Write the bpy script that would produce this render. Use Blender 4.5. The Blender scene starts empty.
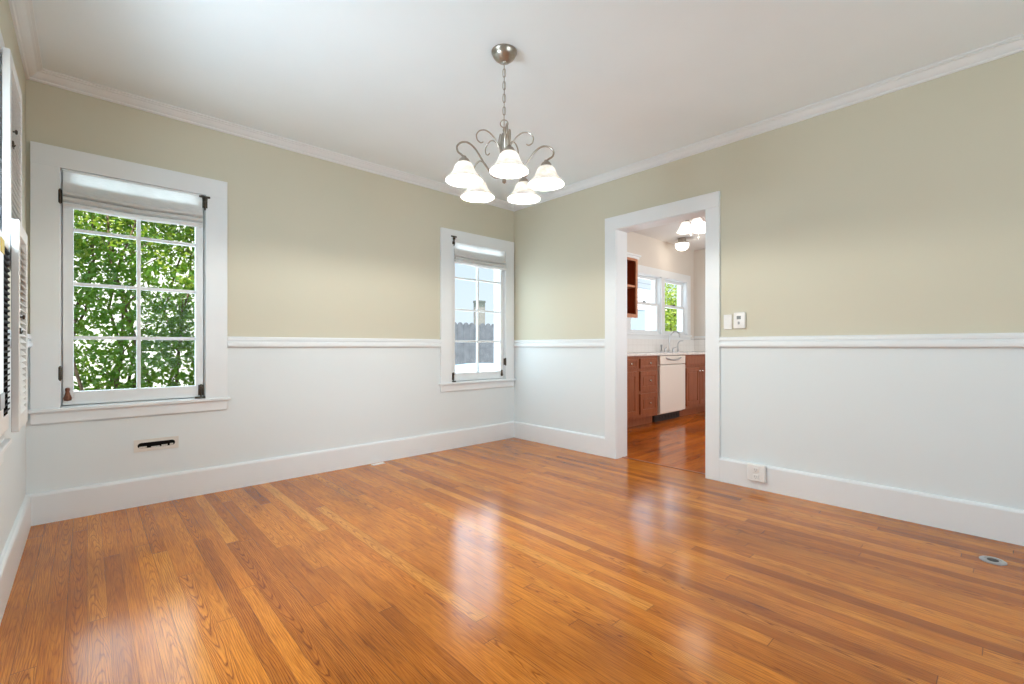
import bpy, bmesh, math, random
from mathutils import Vector, Matrix

random.seed(11)
scene = bpy.context.scene
PI = math.pi

# ------------------------------------------------------------------ camera
cam_d = bpy.data.cameras.new('camera')
cam_d.sensor_width = 36.0
cam_d.lens = 460.0 / 1024.0 * 36.0
cam_d.shift_y = 4.4 / 1024.0
cam_d.clip_start = 0.02
cam = bpy.data.objects.new('camera', cam_d)
scene.collection.objects.link(cam)
cam.location = (0, 0, 1.0)
cam.rotation_euler = (PI / 2, 0, math.radians(47.27 - 90))
scene.camera = cam

# ------------------------------------------------------------------ look
scene.view_settings.view_transform = 'Standard'
scene.view_settings.look = 'None'
scene.view_settings.exposure = 0.10
scene.view_settings.gamma = 1.0
scene.view_settings.use_curve_mapping = False
scene.cycles.use_denoising = True
scene.cycles.max_bounces = 10
scene.cycles.diffuse_bounces = 5
scene.cycles.glossy_bounces = 4
scene.cycles.transmission_bounces = 6
scene.cycles.transparent_max_bounces = 12
scene.cycles.sample_clamp_indirect = 6.0
scene.cycles.caustics_reflective = False
scene.cycles.caustics_refractive = False

# ------------------------------------------------------------------ world, sun, daylight
world = bpy.data.worlds.new('sky')
scene.world = world
world.use_nodes = True
wn = world.node_tree.nodes
wl = world.node_tree.links
wn.clear()
w_out = wn.new('ShaderNodeOutputWorld')
w_bg = wn.new('ShaderNodeBackground')
w_tc = wn.new('ShaderNodeTexCoord')
w_sep = wn.new('ShaderNodeSeparateXYZ')
w_rmp = wn.new('ShaderNodeValToRGB')
w_rmp.color_ramp.elements[0].position = 0.0
w_rmp.color_ramp.elements[0].color = (0.80, 0.905, 1.0, 1)
w_rmp.color_ramp.elements[1].position = 0.55
w_rmp.color_ramp.elements[1].color = (0.50, 0.70, 1.0, 1)
wl.new(w_tc.outputs['Generated'], w_sep.inputs[0])
wl.new(w_sep.outputs['Z'], w_rmp.inputs[0])
wl.new(w_rmp.outputs[0], w_bg.inputs['Color'])
w_bg.inputs['Strength'].default_value = 1.05
wl.new(w_bg.outputs[0], w_out.inputs[0])

sun_d = bpy.data.lights.new('sun', 'SUN')
sun_d.energy = 11.0
sun_d.angle = math.radians(0.6)
sun_d.color = (1.0, 0.95, 0.86)
sun = bpy.data.objects.new('sun', sun_d)
scene.collection.objects.link(sun)
sun_dir = Vector((0.22, 0.42, -0.88))
sun.rotation_euler = sun_dir.to_track_quat('-Z', 'Y').to_euler()


def daylight(name, loc, direction, sx, sy, watts, color=(1, 1, 1), spread=180):
    d = bpy.data.lights.new(name, 'AREA')
    d.shape = 'RECTANGLE'
    d.size, d.size_y = sx, sy
    d.energy = watts
    d.color = color
    d.spread = math.radians(spread)
    o = bpy.data.objects.new(name, d)
    scene.collection.objects.link(o)
    o.location = loc
    o.rotation_euler = Vector(direction).to_track_quat('-Z', 'Z').to_euler()
    return o


def point(name, loc, watts, color, radius=0.03):
    d = bpy.data.lights.new(name, 'POINT')
    d.energy = watts
    d.color = color
    d.shadow_soft_size = radius
    o = bpy.data.objects.new(name, d)
    scene.collection.objects.link(o)
    o.location = loc
    return o


DAY = (0.78, 0.96, 1.13)
daylight('daylight_window_back', (0.24, 3.90, 1.33), (0, -1, 0), 0.70, 1.35, 9, DAY)
daylight('daylight_window_corner', (2.97, 3.90, 1.33), (0, -1, 0), 0.70, 1.35, 11, DAY)
daylight('daylight_window_left', (-0.44, 2.10, 1.33), (1, 0, -0.28), 0.70, 1.35, 115, DAY)
daylight('fill_front_window', (1.60, -2.42, 1.30), (0, 1, 0), 2.20, 1.5, 38, DAY)  # fill lamp outside the added, unseen front window
daylight('daylight_kitchen_window', (6.60, 3.92, 1.65), (0, -1, 0), 1.6, 0.9, 9, DAY)
daylight('fill_kitchen_side', (5.60, 0.10, 1.40), (0, 1, 0), 2.0, 1.3, 50, (0.95, 0.97, 1.0))  # fill lamp at an added, unseen kitchen opening

# ------------------------------------------------------------------ materials


class NT:
    """Small helper round a material's node tree."""

    def __init__(self, name):
        self.m = bpy.data.materials.new(name)
        self.m.use_nodes = True
        self.t = self.m.node_tree
        self.n = self.t.nodes
        self.b = self.n['Principled BSDF']
        self.out = self.n['Material Output']

    def link(self, a, b):
        self.t.links.new(a, b)

    def node(self, kind, **kw):
        x = self.n.new(kind)
        for k, v in kw.items():
            setattr(x, k, v)
        return x

    def set(self, sock, v):
        if hasattr(v, 'is_linked') or hasattr(v, 'links'):
            self.link(v, sock)
        else:
            sock.default_value = v

    def math(self, op, a, b=None, c=None):
        x = self.node('ShaderNodeMath', operation=op)
        self.set(x.inputs[0], a)
        if b is not None:
            self.set(x.inputs[1], b)
        if c is not None:
            self.set(x.inputs[2], c)
        return x.outputs[0]

    def mix(self, fac, a, b, blend='MIX'):
        x = self.node('ShaderNodeMix', data_type='RGBA', blend_type=blend)
        self.set(x.inputs[0], fac)
        self.set(x.inputs[6], a)
        self.set(x.inputs[7], b)
        return x.outputs[2]

    def ramp(self, fac, stops, interp='LINEAR'):
        x = self.node('ShaderNodeValToRGB')
        x.color_ramp.interpolation = interp
        e = x.color_ramp.elements
        while len(e) < len(stops):
            e.new(0.5)
        for i, (p, c) in enumerate(stops):
            e[i].position = p
            e[i].color = c if len(c) == 4 else (*c, 1)
        self.set(x.inputs[0], fac)
        return x.outputs[0]

    def combine(self, x, y, z):
        c = self.node('ShaderNodeCombineXYZ')
        for i, v in enumerate((x, y, z)):
            self.set(c.inputs[i], v)
        return c.outputs[0]

    def noise(self, vec, scale=5.0, detail=2.0, rough=0.5):
        x = self.node('ShaderNodeTexNoise')
        if vec is not None:
            self.link(vec, x.inputs['Vector'])
        x.inputs['Scale'].default_value = scale
        x.inputs['Detail'].default_value = detail
        x.inputs['Roughness'].default_value = rough
        return x.outputs['Fac']

    def white(self, vec):
        x = self.node('ShaderNodeTexWhiteNoise', noise_dimensions='3D')
        self.link(vec, x.inputs['Vector'])
        return x.outputs['Value'], x.outputs['Color']

    def coord(self):
        return self.node('ShaderNodeTexCoord').outputs['Object']

    def sep(self, v):
        s = self.node('ShaderNodeSeparateXYZ')
        self.link(v, s.inputs[0])
        return s.outputs

    def bump(self, h, strength=0.2, dist=0.002):
        x = self.node('ShaderNodeBump')
        x.inputs['Strength'].default_value = strength
        x.inputs['Distance'].default_value = dist
        self.link(h, x.inputs['Height'])
        self.link(x.outputs[0], self.b.inputs['Normal'])


def simple(name, col, rough=0.5, metal=0.0, spec=0.5, var=0.0, scale=40.0, bump=0.0):
    k = NT(name)
    k.b.inputs['Base Color'].default_value = (*col, 1)
    k.b.inputs['Roughness'].default_value = rough
    k.b.inputs['Metallic'].default_value = metal
    k.b.inputs['Specular IOR Level'].default_value = spec
    if var or bump:
        nz = k.noise(k.coord(), scale, 3)
        if var:
            lo = tuple(c * (1 - var) for c in col)
            hi = tuple(min(1, c * (1 + var)) for c in col)
            k.link(k.ramp(nz, [(0.3, lo), (0.7, hi)]), k.b.inputs['Base Color'])
        if bump:
            k.bump(nz, bump, 0.002)
    return k.m


def wall_paint():
    k = NT('wall_paint_daylit_below_rail')
    co = k.coord()
    s = k.sep(co)
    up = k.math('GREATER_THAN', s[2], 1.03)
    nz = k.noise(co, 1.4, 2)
    a = k.mix(nz, (0.715, 0.765, 0.77, 1), (0.745, 0.795, 0.80, 1))  # same wall paint, cool daylight below the rail painted into its colour
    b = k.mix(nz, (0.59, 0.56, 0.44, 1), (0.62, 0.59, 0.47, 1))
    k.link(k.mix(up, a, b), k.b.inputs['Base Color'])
    k.b.inputs['Roughness'].default_value = 0.6
    k.b.inputs['Specular IOR Level'].default_value = 0.3
    k.bump(k.noise(co, 160, 2), 0.06, 0.001)
    return k.m


def floor_wood(name, w, along, cols, board=1.6, gap_col=(0.06, 0.022, 0.006, 1), rough=0.17, spec=0.38):
    """Strip flooring: along = 0 planks run along X, 1 along Y."""
    k = NT(name)
    co = k.coord()
    s = k.sep(co)
    ax, ay = (s[0], s[1]) if along == 1 else (s[1], s[0])
    u = k.math('DIVIDE', ax, w)
    i = k.math('FLOOR', u)
    fu = k.math('FRACT', u)
    r1, _ = k.white(k.combine(i, 3.0, 7.0))
    v = k.math('ADD', k.math('DIVIDE', ay, board), k.math('MULTIPLY', r1, 9.0))
    j = k.math('FLOOR', v)
    fv = k.math('FRACT', v)
    rb, rc = k.white(k.combine(i, j, 1.0))
    rs = k.sep(rc)
    base = k.ramp(rs[0], cols)
    # fine pores, stretched along the board
    pv = k.combine(k.math('MULTIPLY', ax, 260.0), k.math('MULTIPLY_ADD', ay, 6.0, k.math('MULTIPLY', rb, 50.0)), i)
    pores = k.noise(pv, 1.0, 3, 0.6)
    # growth rings: parabolic arches on flat-sawn boards, straight lines on others
    wob = k.noise(k.combine(k.math('MULTIPLY', ax, 45.0), k.math('MULTIPLY', ay, 6.0), k.math('MULTIPLY', rb, 90.0)), 1.0, 3, 0.55)
    slow = k.noise(k.combine(0.0, k.math('MULTIPLY', ay, 2.2), k.math('MULTIPLY', rb, 70.0)), 1.0, 1)
    p = k.math('ADD', k.math('SUBTRACT', fu, 0.5), k.math('MULTIPLY_ADD', slow, 1.0, -0.5))
    arch = k.math('MULTIPLY', k.math('MULTIPLY', p, p), 16.0)
    sgn = k.math('MULTIPLY_ADD', k.math('GREATER_THAN', rs[1], 0.5), 2.0, -1.0)
    arch = k.math('ADD', arch, k.math('MULTIPLY', k.math('MULTIPLY', ay, 10.0), sgn))
    straight = k.math('MULTIPLY_ADD', p, 8.0, k.math('MULTIPLY', ay, 0.5))
    flat = k.math('GREATER_THAN', rs[2], 0.40)
    ph = k.math('ADD', k.math('ADD', k.math('MULTIPLY', arch, flat), k.math('MULTIPLY', straight, k.math('SUBTRACT', 1.0, flat))),
                k.math('MULTIPLY', wob, 1.9))
    ring = k.math('FRACT', ph)
    ringline = k.ramp(ring, [(0.0, (1, 1, 1)), (0.16, (0.25, 0.25, 0.25)), (0.42, (0.0, 0.0, 0.0)), (0.80, (0.0, 0.0, 0.0)), (1.0, (1, 1, 1))])
    patch = k.noise(k.combine(k.math('MULTIPLY', ax, 2.2), k.math('MULTIPLY', ay, 0.9), 4.0), 1.0, 3, 0.6)
    col = k.mix(k.math('MULTIPLY', k.sep(ringline)[0], k.math('MULTIPLY_ADD', k.math('POWER', k.math('FRACT', k.math('MULTIPLY', rs[1], 7.3)), 2.0), 0.72, 0.26)), base, (0.30, 0.18, 0.10, 1), 'MULTIPLY')
    pr = k.ramp(pores, [(0.36, (0.55, 0.44, 0.34)), (0.56, (1.0, 1.0, 1.0)), (0.75, (1.12, 1.10, 1.06))])
    col = k.mix(0.75, col, pr, 'MULTIPLY')
    col = k.mix(0.8, col, k.ramp(patch, [(0.30, (0.50, 0.41, 0.33)), (0.52, (1, 1, 1)), (0.75, (1.12, 1.12, 1.12))]), 'MULTIPLY')
    streak = k.noise(k.combine(k.math('MULTIPLY', ax, 34.0), k.math('MULTIPLY_ADD', ay, 2.6, k.math('MULTIPLY', rb, 30.0)), i), 1.0, 4, 0.62)
    col = k.mix(0.85, col, k.ramp(streak, [(0.60, (1, 1, 1)), (0.70, (0.56, 0.46, 0.38))]), 'MULTIPLY')
    ga = k.math('LESS_THAN', fu, k.math('MULTIPLY_ADD', r1, 0.022, 0.012))
    gb = k.math('LESS_THAN', fv, 0.0016)
    gap = k.math('MAXIMUM', ga, gb)
    gapc = k.math('MULTIPLY', gap, 0.72)
    col = k.mix(gapc, col, gap_col)
    k.link(col, k.b.inputs['Base Color'])
    rr = k.math('MULTIPLY_ADD', pores, 0.10, rough - 0.05)
    k.link(rr, k.b.inputs['Roughness'])
    k.b.inputs['Specular IOR Level'].default_value = spec
    cup = k.noise(k.combine(k.math('MULTIPLY', ax, 14.0), k.math('MULTIPLY', ay, 1.2), 2.0), 1.0, 2)
    h = k.math('SUBTRACT', k.math('MULTIPLY_ADD', pores, 0.05, k.math('MULTIPLY', cup, 0.55)), k.math('MULTIPLY', gap, 0.8))
    k.bump(h, 0.22, 0.0018)
    return k.m


def cherry_wood(name, lo, hi):
    k = NT(name)
    co = k.coord()
    s = k.sep(co)
    v = k.combine(k.math('MULTIPLY', s[0], 40), k.math('MULTIPLY', s[1], 40), k.math('MULTIPLY', s[2], 4))
    nz = k.noise(v, 1.0, 4, 0.6)
    k.link(k.ramp(nz, [(0.3, lo), (0.7, hi)]), k.b.inputs['Base Color'])
    k.b.inputs['Roughness'].default_value = 0.32
    return k.m


def glass_pane():
    k = NT('window_glass')
    k.n.remove(k.b)
    tr = k.node('ShaderNodeBsdfTransparent')
    gl = k.node('ShaderNodeBsdfGlossy')
    gl.inputs['Roughness'].default_value = 0.02
    lw = k.node('ShaderNodeLayerWeight')
    lw.inputs['Blend'].default_value = 0.5
    fac = k.math('MULTIPLY_ADD', k.math('POWER', lw.outputs['Facing'], 5.0), 0.40, 0.004)
    mx = k.node('ShaderNodeMixShader')
    tr.inputs['Color'].default_value = (0.97, 0.985, 0.98, 1)
    k.link(fac, mx.inputs[0])
    k.link(tr.outputs[0], mx.inputs[1])
    k.link(gl.outputs[0], mx.inputs[2])
    k.link(mx.outputs[0], k.out.inputs[0])
    return k.m


def fabric_shade():
    k = NT('roman_shade_linen')
    k.n.remove(k.b)
    co = k.coord()
    s = k.sep(co)
    weave = k.noise(k.combine(k.math('MULTIPLY', s[0], 30), s[1], k.math('MULTIPLY', s[2], 500)), 1.0, 2)
    c = k.ramp(weave, [(0.3, (0.80, 0.79, 0.77)), (0.7, (0.90, 0.89, 0.87))])
    d = k.node('ShaderNodeBsdfDiffuse')
    t = k.node('ShaderNodeBsdfTranslucent')
    k.link(c, d.inputs[0])
    k.link(c, t.inputs[0])
    mx = k.node('ShaderNodeMixShader')
    mx.inputs[0].default_value = 0.36
    k.link(d.outputs[0], mx.inputs[1])
    k.link(t.outputs[0], mx.inputs[2])
    k.link(mx.outputs[0], k.out.inputs[0])
    return k.m


def lamp_glass(name, strength, col=(1.0, 0.965, 0.90)):
    """White alabaster glass, lit from inside by its bulb."""
    k = NT(name)
    nz = k.noise(k.coord(), 22, 3, 0.6)
    e = k.ramp(nz, [(0.36, tuple(c * 0.80 for c in col)), (0.62, col)])
    k.b.inputs['Base Color'].default_value = (0.85, 0.83, 0.80, 1)
    k.b.inputs['Roughness'].default_value = 0.3
    k.link(e, k.b.inputs['Emission Color'])
    k.b.inputs['Emission Strength'].default_value = strength
    return k.m


def shade_glass():
    """Marbled white glass that lets the bulb's light through."""
    k = NT('alabaster_shade_glass')
    k.n.remove(k.b)
    nz = k.noise(k.coord(), 24, 3, 0.6)
    c = k.ramp(nz, [(0.36, (0.70, 0.68, 0.64)), (0.62, (0.90, 0.89, 0.86))])
    d = k.node('ShaderNodeBsdfDiffuse')
    t = k.node('ShaderNodeBsdfTranslucent')
    e = k.node('ShaderNodeEmission')
    e.inputs['Strength'].default_value = 0.30
    k.link(c, e.inputs[0])
    k.link(c, d.inputs[0])
    k.link(c, t.inputs[0])
    mx = k.node('ShaderNodeMixShader')
    mx.inputs[0].default_value = 0.5
    k.link(d.outputs[0], mx.inputs[1])
    k.link(t.outputs[0], mx.inputs[2])
    ad = k.node('ShaderNodeAddShader')
    k.link(mx.outputs[0], ad.inputs[0])
    k.link(e.outputs[0], ad.inputs[1])
    k.link(ad.outputs[0], k.out.inputs[0])
    return k.m


def leaf_mat(name, lo, hi, trans=0.45):
    k = NT(name)
    k.n.remove(k.b)
    nz = k.noise(k.coord(), 9, 3)
    wn_, _ = k.white(k.coord())
    c = k.ramp(nz, [(0.3, lo), (0.7, hi)])
    d = k.node('ShaderNodeBsdfDiffuse')
    t = k.node('ShaderNodeBsdfTranslucent')
    g = k.node('ShaderNodeBsdfGlossy')
    g.inputs['Roughness'].default_value = 0.35
    k.link(c, d.inputs[0])
    k.link(k.mix(0.6, c, (0.50, 0.75, 0.06, 1)), t.inputs[0])
    m1 = k.node('ShaderNodeMixShader')
    m1.inputs[0].default_value = trans
    k.link(d.outputs[0], m1.inputs[1])
    k.link(t.outputs[0], m1.inputs[2])
    m2 = k.node('ShaderNodeMixShader')
    m2.inputs[0].default_value = 0.06
    k.link(m1.outputs[0], m2.inputs[1])
    k.link(g.outputs[0], m2.inputs[2])
    k.link(m2.outputs[0], k.out.inputs[0])
    return k.m


def tile_mat():
    k = NT('white_wall_tile')
    co = k.coord()
    s = k.sep(co)
    h = k.math('ADD', s[0], s[1])
    fx = k.math('FRACT', k.math('DIVIDE', h, 0.108))
    fz = k.math('FRACT', k.math('DIVIDE', k.math('SUBTRACT', s[2], 0.912), 0.108))
    g = k.math('MAXIMUM', k.math('LESS_THAN', fx, 0.03), k.math('LESS_THAN', fz, 0.03))
    k.link(k.mix(g, (0.84, 0.82, 0.79, 1), (0.66, 0.63, 0.60, 1)), k.b.inputs['Base Color'])
    k.b.inputs['Roughness'].default_value = 0.2
    return k.m


def siding_mat():
    k = NT('painted_siding')
    s = k.sep(k.coord())
    f = k.math('FRACT', k.math('DIVIDE', s[2], 0.16))
    k.link(k.mix(k.math('LESS_THAN', f, 0.10), (0.66, 0.72, 0.80, 1), (0.36, 0.41, 0.48, 1)), k.b.inputs['Base Color'])
    k.b.inputs['Roughness'].default_value = 0.7
    return k.m


M = {}
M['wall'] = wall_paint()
M['ceiling'] = simple('ceiling_paint', (0.83, 0.895, 0.92), 0.75, spec=0.2, var=0.015, scale=2)
M['trim'] = simple('white_trim_paint', (0.775, 0.80, 0.805), 0.34, spec=0.4, var=0.01, scale=6)
M['floor'] = floor_wood('oak_strip_floor', 0.0575, 1,
                        [(0.0, (0.42, 0.118, 0.008)), (0.25, (0.58, 0.180, 0.014)), (0.75, (0.67, 0.225, 0.020)), (0.96, (0.70, 0.255, 0.028)), (1.0, (0.73, 0.29, 0.040))])
M['kfloor'] = floor_wood('red_oak_kitchen_floor', 0.0575, 0,
                         [(0.0, (0.52, 0.125, 0.010)), (0.5, (0.58, 0.150, 0.012)), (1.0, (0.64, 0.185, 0.018))], rough=0.15, spec=0.22)
M['kwall'] = simple('kitchen_wall_paint', (0.70, 0.65, 0.585), 0.6, spec=0.3, var=0.015, scale=2)
M['kceil'] = simple('kitchen_ceiling_paint', (0.74, 0.73, 0.71), 0.7, var=0.01, scale=2)
M['cherry'] = cherry_wood('cherry_cabinet_wood', (0.215, 0.060, 0.023), (0.330, 0.105, 0.042))
M['cherry_pale'] = cherry_wood('pale_cherry_edge', (0.46, 0.20, 0.11), (0.60, 0.29, 0.17))
M['cherry_in'] = cherry_wood('cabinet_interior_wood', (0.24, 0.040, 0.010), (0.34, 0.068, 0.018))
M['black'] = simple('black_plastic', (0.015, 0.015, 0.016), 0.5)
M['dark'] = simple('dark_recess', (0.010, 0.009, 0.008), 0.9, spec=0.0)
M['bronze'] = simple('aged_bronze', (0.075, 0.060, 0.045), 0.42, 0.7, var=0.25, scale=120)
M['copper'] = simple('worn_copper_brown', (0.16, 0.055, 0.025), 0.45, 0.3, var=0.2, scale=150)
M['nickel'] = simple('brushed_nickel', (0.40, 0.36, 0.31), 0.33, 1.0, var=0.08, scale=60)
M['chrome'] = simple('chrome', (0.72, 0.72, 0.72), 0.12, 1.0)
M['steel'] = simple('dull_steel', (0.55, 0.56, 0.57), 0.3, 0.9, var=0.1, scale=90)
M['plastic'] = simple('white_plastic', (0.80, 0.79, 0.76), 0.35)
M['plastic_grey'] = simple('grey_plastic', (0.36, 0.37, 0.37), 0.4)
M['lcd'] = simple('thermostat_display', (0.16, 0.18, 0.17), 0.2)
M['appliance'] = simple('bisque_enamel', (0.76, 0.70, 0.62), 0.25)
M['counter'] = simple('white_stone_counter', (0.78, 0.74, 0.69), 0.18, var=0.10, scale=30)
M['yellow'] = simple('yellow_tag', (0.62, 0.46, 0.05), 0.6)
M['glass'] = glass_pane()
M['fabric'] = fabric_shade()
M['lining'] = simple('opaque_shade_lining', (0.55, 0.54, 0.52), 0.9, spec=0.1)
M['shade_glass'] = shade_glass()
M['bulb'] = lamp_glass('lit_bulb', 5.0)
M['kshade'] = lamp_glass('kitchen_lamp_glass', 1.15)
M['tile'] = tile_mat()
M['siding'] = siding_mat()
M['leaf'] = leaf_mat('hedge_leaf', (0.060, 0.190, 0.030), (0.150, 0.330, 0.045))
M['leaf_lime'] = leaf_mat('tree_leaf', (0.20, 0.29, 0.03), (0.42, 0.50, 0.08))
M['bark'] = simple('twig_bark', (0.20, 0.13, 0.085), 0.9, var=0.3, scale=30)
M['stucco'] = simple('white_stucco', (0.86, 0.85, 0.83), 0.9, var=0.04, scale=14, bump=0.2)
M['chimney'] = simple('grey_brick', (0.20, 0.20, 0.19), 0.9, var=0.2, scale=9)
M['fence'] = simple('weathered_fence_board', (0.115, 0.13, 0.155), 0.9, var=0.2, scale=7)
M['paving'] = simple('pale_paving', (0.62, 0.60, 0.56), 0.9, var=0.08, scale=5)
M['tarp'] = simple('pale_blue_cover', (0.33, 0.52, 0.68), 0.5, var=0.06, scale=4)
M['roof'] = simple('grey_shingle', (0.16, 0.15, 0.15), 0.9, var=0.2, scale=20)

# ------------------------------------------------------------------ mesh building


def link(o):
    scene.collection.objects.link(o)
    return o


def wloc(o):
    v = Vector((0, 0, 0))
    while o is not None:
        v = v + o.location
        o = o.parent
    return v


class MB:
    """Collects shapes in world coordinates (through an optional mapping) into ONE mesh."""

    def __init__(self, f=None):
        self.bm = bmesh.new()
        self.f = f or (lambda a, b, c: Vector((a, b, c)))

    def face(self, vs):
        try:
            self.bm.faces.new(vs)
        except ValueError:
            pass

    def box(self, a0, a1, b0, b1, c0, c1, bevel=0.0):
        f = self.f
        P = [(a0, b0, c0), (a1, b0, c0), (a1, b1, c0), (a0, b1, c0), (a0, b0, c1), (a1, b0, c1), (a1, b1, c1), (a0, b1, c1)]
        vs = [self.bm.verts.new(f(*p)) for p in P]
        fs = []
        for q in ((0, 3, 2, 1), (4, 5, 6, 7), (0, 1, 5, 4), (1, 2, 6, 5), (2, 3, 7, 6), (3, 0, 4, 7)):
            fs.append(self.bm.faces.new([vs[i] for i in q]))
        if bevel:
            es = list({e for ff in fs for e in ff.edges})
            bmesh.ops.bevel(self.bm, geom=es, offset=bevel, segments=2, profile=0.5, affect='EDGES')
        return self

    def prism(self, prof, t0, t1, place):
        """prof: closed 2-D outline; place(t, p, q) -> point."""
        n = len(prof)
        A = [self.bm.verts.new(place(t0, *p)) for p in prof]
        B = [self.bm.verts.new(place(t1, *p)) for p in prof]
        for i in range(n):
            self.face([A[i], A[(i + 1) % n], B[(i + 1) % n], B[i]])
        self.face(A[::-1])
        self.face(B)
        return self

    def lathe(self, prof, c=(0, 0, 0), seg=24, axis='Z', close=False):
        """prof: (radius, height) pairs."""
        rings = []
        for r, h in prof:
            ring = []
            if r < 1e-6:
                ring = [self.bm.verts.new(self._ax(0, 0, h, c, axis))]
            else:
                for s in range(seg):
                    a = 2 * PI * s / seg
                    ring.append(self.bm.verts.new(self._ax(r * math.cos(a), r * math.sin(a), h, c, axis)))
            rings.append(ring)
        for A, B in zip(rings, rings[1:]):
            if len(A) == 1 and len(B) == 1:
                continue
            for s in range(seg):
                t = (s + 1) % seg
                if len(A) == 1:
                    self.face([A[0], B[s], B[t]])
                elif len(B) == 1:
                    self.face([A[s], A[t], B[0]])
                else:
                    self.face([A[s], A[t], B[t], B[s]])
        if close:
            if len(rings[0]) > 1:
                self.face(rings[0][::-1])
            if len(rings[-1]) > 1:
                self.face(rings[-1])
        return self

    def _ax(self, x, y, h, c, axis):
        if axis == 'Z':
            p = (c[0] + x, c[1] + y, c[2] + h)
        elif axis == 'Y':
            p = (c[0] + x, c[1] + h, c[2] + y)
        else:
            p = (c[0] + h, c[1] + x, c[2] + y)
        return self.f(*p)

    def tube(self, pts, r, seg=8, closed=False, smooth=0, r_end=None):
        P = [Vector(p) for p in pts]
        if smooth:
            P = catmull(P, smooth, closed)
        n = len(P)
        rings = []
        nrm = None
        for i in range(n):
            if closed:
                t = P[(i + 1) % n] - P[i - 1]
            else:
                t = P[min(i + 1, n - 1)] - P[max(i - 1, 0)]
            t.normalize()
            if nrm is None:
                nrm = t.orthogonal().normalized()
            else:
                nrm = (nrm - t * nrm.dot(t))
                nrm = nrm.normalized() if nrm.length > 1e-6 else t.orthogonal().normalized()
            bi = t.cross(nrm)
            rr = r if r_end is None else r + (r_end - r) * i / (n - 1)
            rings.append([self.bm.verts.new(self.f(*(P[i] + (nrm * math.cos(2 * PI * k / seg) + bi * math.sin(2 * PI * k / seg)) * rr))) for k in range(seg)])
        rng = range(n) if closed else range(n - 1)
        for i in rng:
            A, B = rings[i], rings[(i + 1) % n]
            for k in range(seg):
                self.face([A[k], A[(k + 1) % seg], B[(k + 1) % seg], B[k]])
        if not closed:
            self.face(rings[0][::-1])
            self.face(rings[-1])
        return self

    def build(self, name, mat, parent=None, origin=None, smooth=False, kind=None):
        if origin is None:
            origin = wloc(parent) if parent is not None else Vector((0, 0, 0))
        origin = Vector(origin)
        bmesh.ops.recalc_face_normals(self.bm, faces=self.bm.faces[:])
        for v in self.bm.verts:
            v.co -= origin
        me = bpy.data.meshes.new(name)
        self.bm.to_mesh(me)
        self.bm.free()
        me.materials.append(mat)
        if smooth:
            for p in me.polygons:
                p.use_smooth = True
            try:
                me.set_sharp_from_angle(angle=math.radians(40))
            except Exception:
                pass
        o = bpy.data.objects.new(name, me)
        if parent is not None:
            o.parent = parent
            o.location = origin - wloc(parent)
        else:
            o.location = origin
        if kind:
            o['kind'] = kind
        return link(o)


def catmull(P, k, closed=False):
    out = []
    n = len(P)
    rng = range(n) if closed else range(n - 1)
    for i in rng:
        if closed:
            p0, p1, p2, p3 = P[i - 1], P[i], P[(i + 1) % n], P[(i + 2) % n]
        else:
            p0, p1, p2, p3 = P[max(i - 1, 0)], P[i], P[i + 1], P[min(i + 2, n - 1)]
        for s in range(k):
            t = s / k
            out.append(0.5 * ((2 * p1) + (p2 - p0) * t + (2 * p0 - 5 * p1 + 4 * p2 - p3) * t * t + (3 * p1 - p0 - 3 * p2 + p3) * t ** 3))
    if not closed:
        out.append(P[-1].copy())
    return out


def tag(o, label, cat, group=None, kind=None):
    o['label'] = label
    o['category'] = cat
    if group:
        o['group'] = group
    if kind:
        o['kind'] = kind
    return o


def empty(name, loc):
    o = bpy.data.objects.new(name, None)
    o.empty_display_size = 0.05
    o.location = loc
    return link(o)


def thing(name, loc, label, cat, group=None):
    return tag(empty(name, loc), label, cat, group)


def structure(name, loc=(0, 0, 0)):
    o = empty(name, loc)
    o['kind'] = 'structure'
    return o


def copy_tree(o, parent=None):
    c = o.copy()
    link(c)
    if parent is not None:
        c.parent = parent
    for ch in [x for x in scene.objects if x.parent == o]:
        copy_tree(ch, c)
    return c


# ------------------------------------------------------------------ room shell
XL, XR, YB, YF = -0.25, 3.465, 3.715, -2.20
T = 0.14
CZ = 2.545            # ceiling of the dining room
KX, KY, KC = 7.72, 0.30, 2.66   # kitchen end wall, near wall and ceiling


def wall_with_holes(name, mapf, u0, u1, z0, z1, n0, n1, holes, mat):
    """holes: (ua, ub, za, zb) in order of u; mapf(u, n, z)."""
    b = MB(mapf)
    cur = u0
    for ua, ub, za, zb in holes:
        if ua > cur:
            b.box(cur, ua, n0, n1, z0, z1)
        if za > z0:
            b.box(ua, ub, n0, n1, z0, za)
        if zb < z1:
            b.box(ua, ub, n0, n1, zb, z1)
        cur = ub
    if cur < u1:
        b.box(cur, u1, n0, n1, z0, z1)
    return b.build(name, mat, kind='structure')


def map_back(u, n, z):
    return Vector((u, YB - n, z))


def map_right(u, n, z):
    return Vector((XR - n, u, z))


def map_left(u, n, z):
    return Vector((XL + n, u, z))


def map_front(u, n, z):
    return Vector((u, YF + n, z))


W1 = (-0.113, 0.590)      # opening of the window at the left of the back wall
W2 = (2.617, 3.320)       # opening of the window by the corner
W3 = (1.755, 2.458)       # opening of the window in the left wall
WZ = (0.645, 2.025)
D1 = (1.568, 2.374)       # doorway
DZ = 2.040

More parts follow.
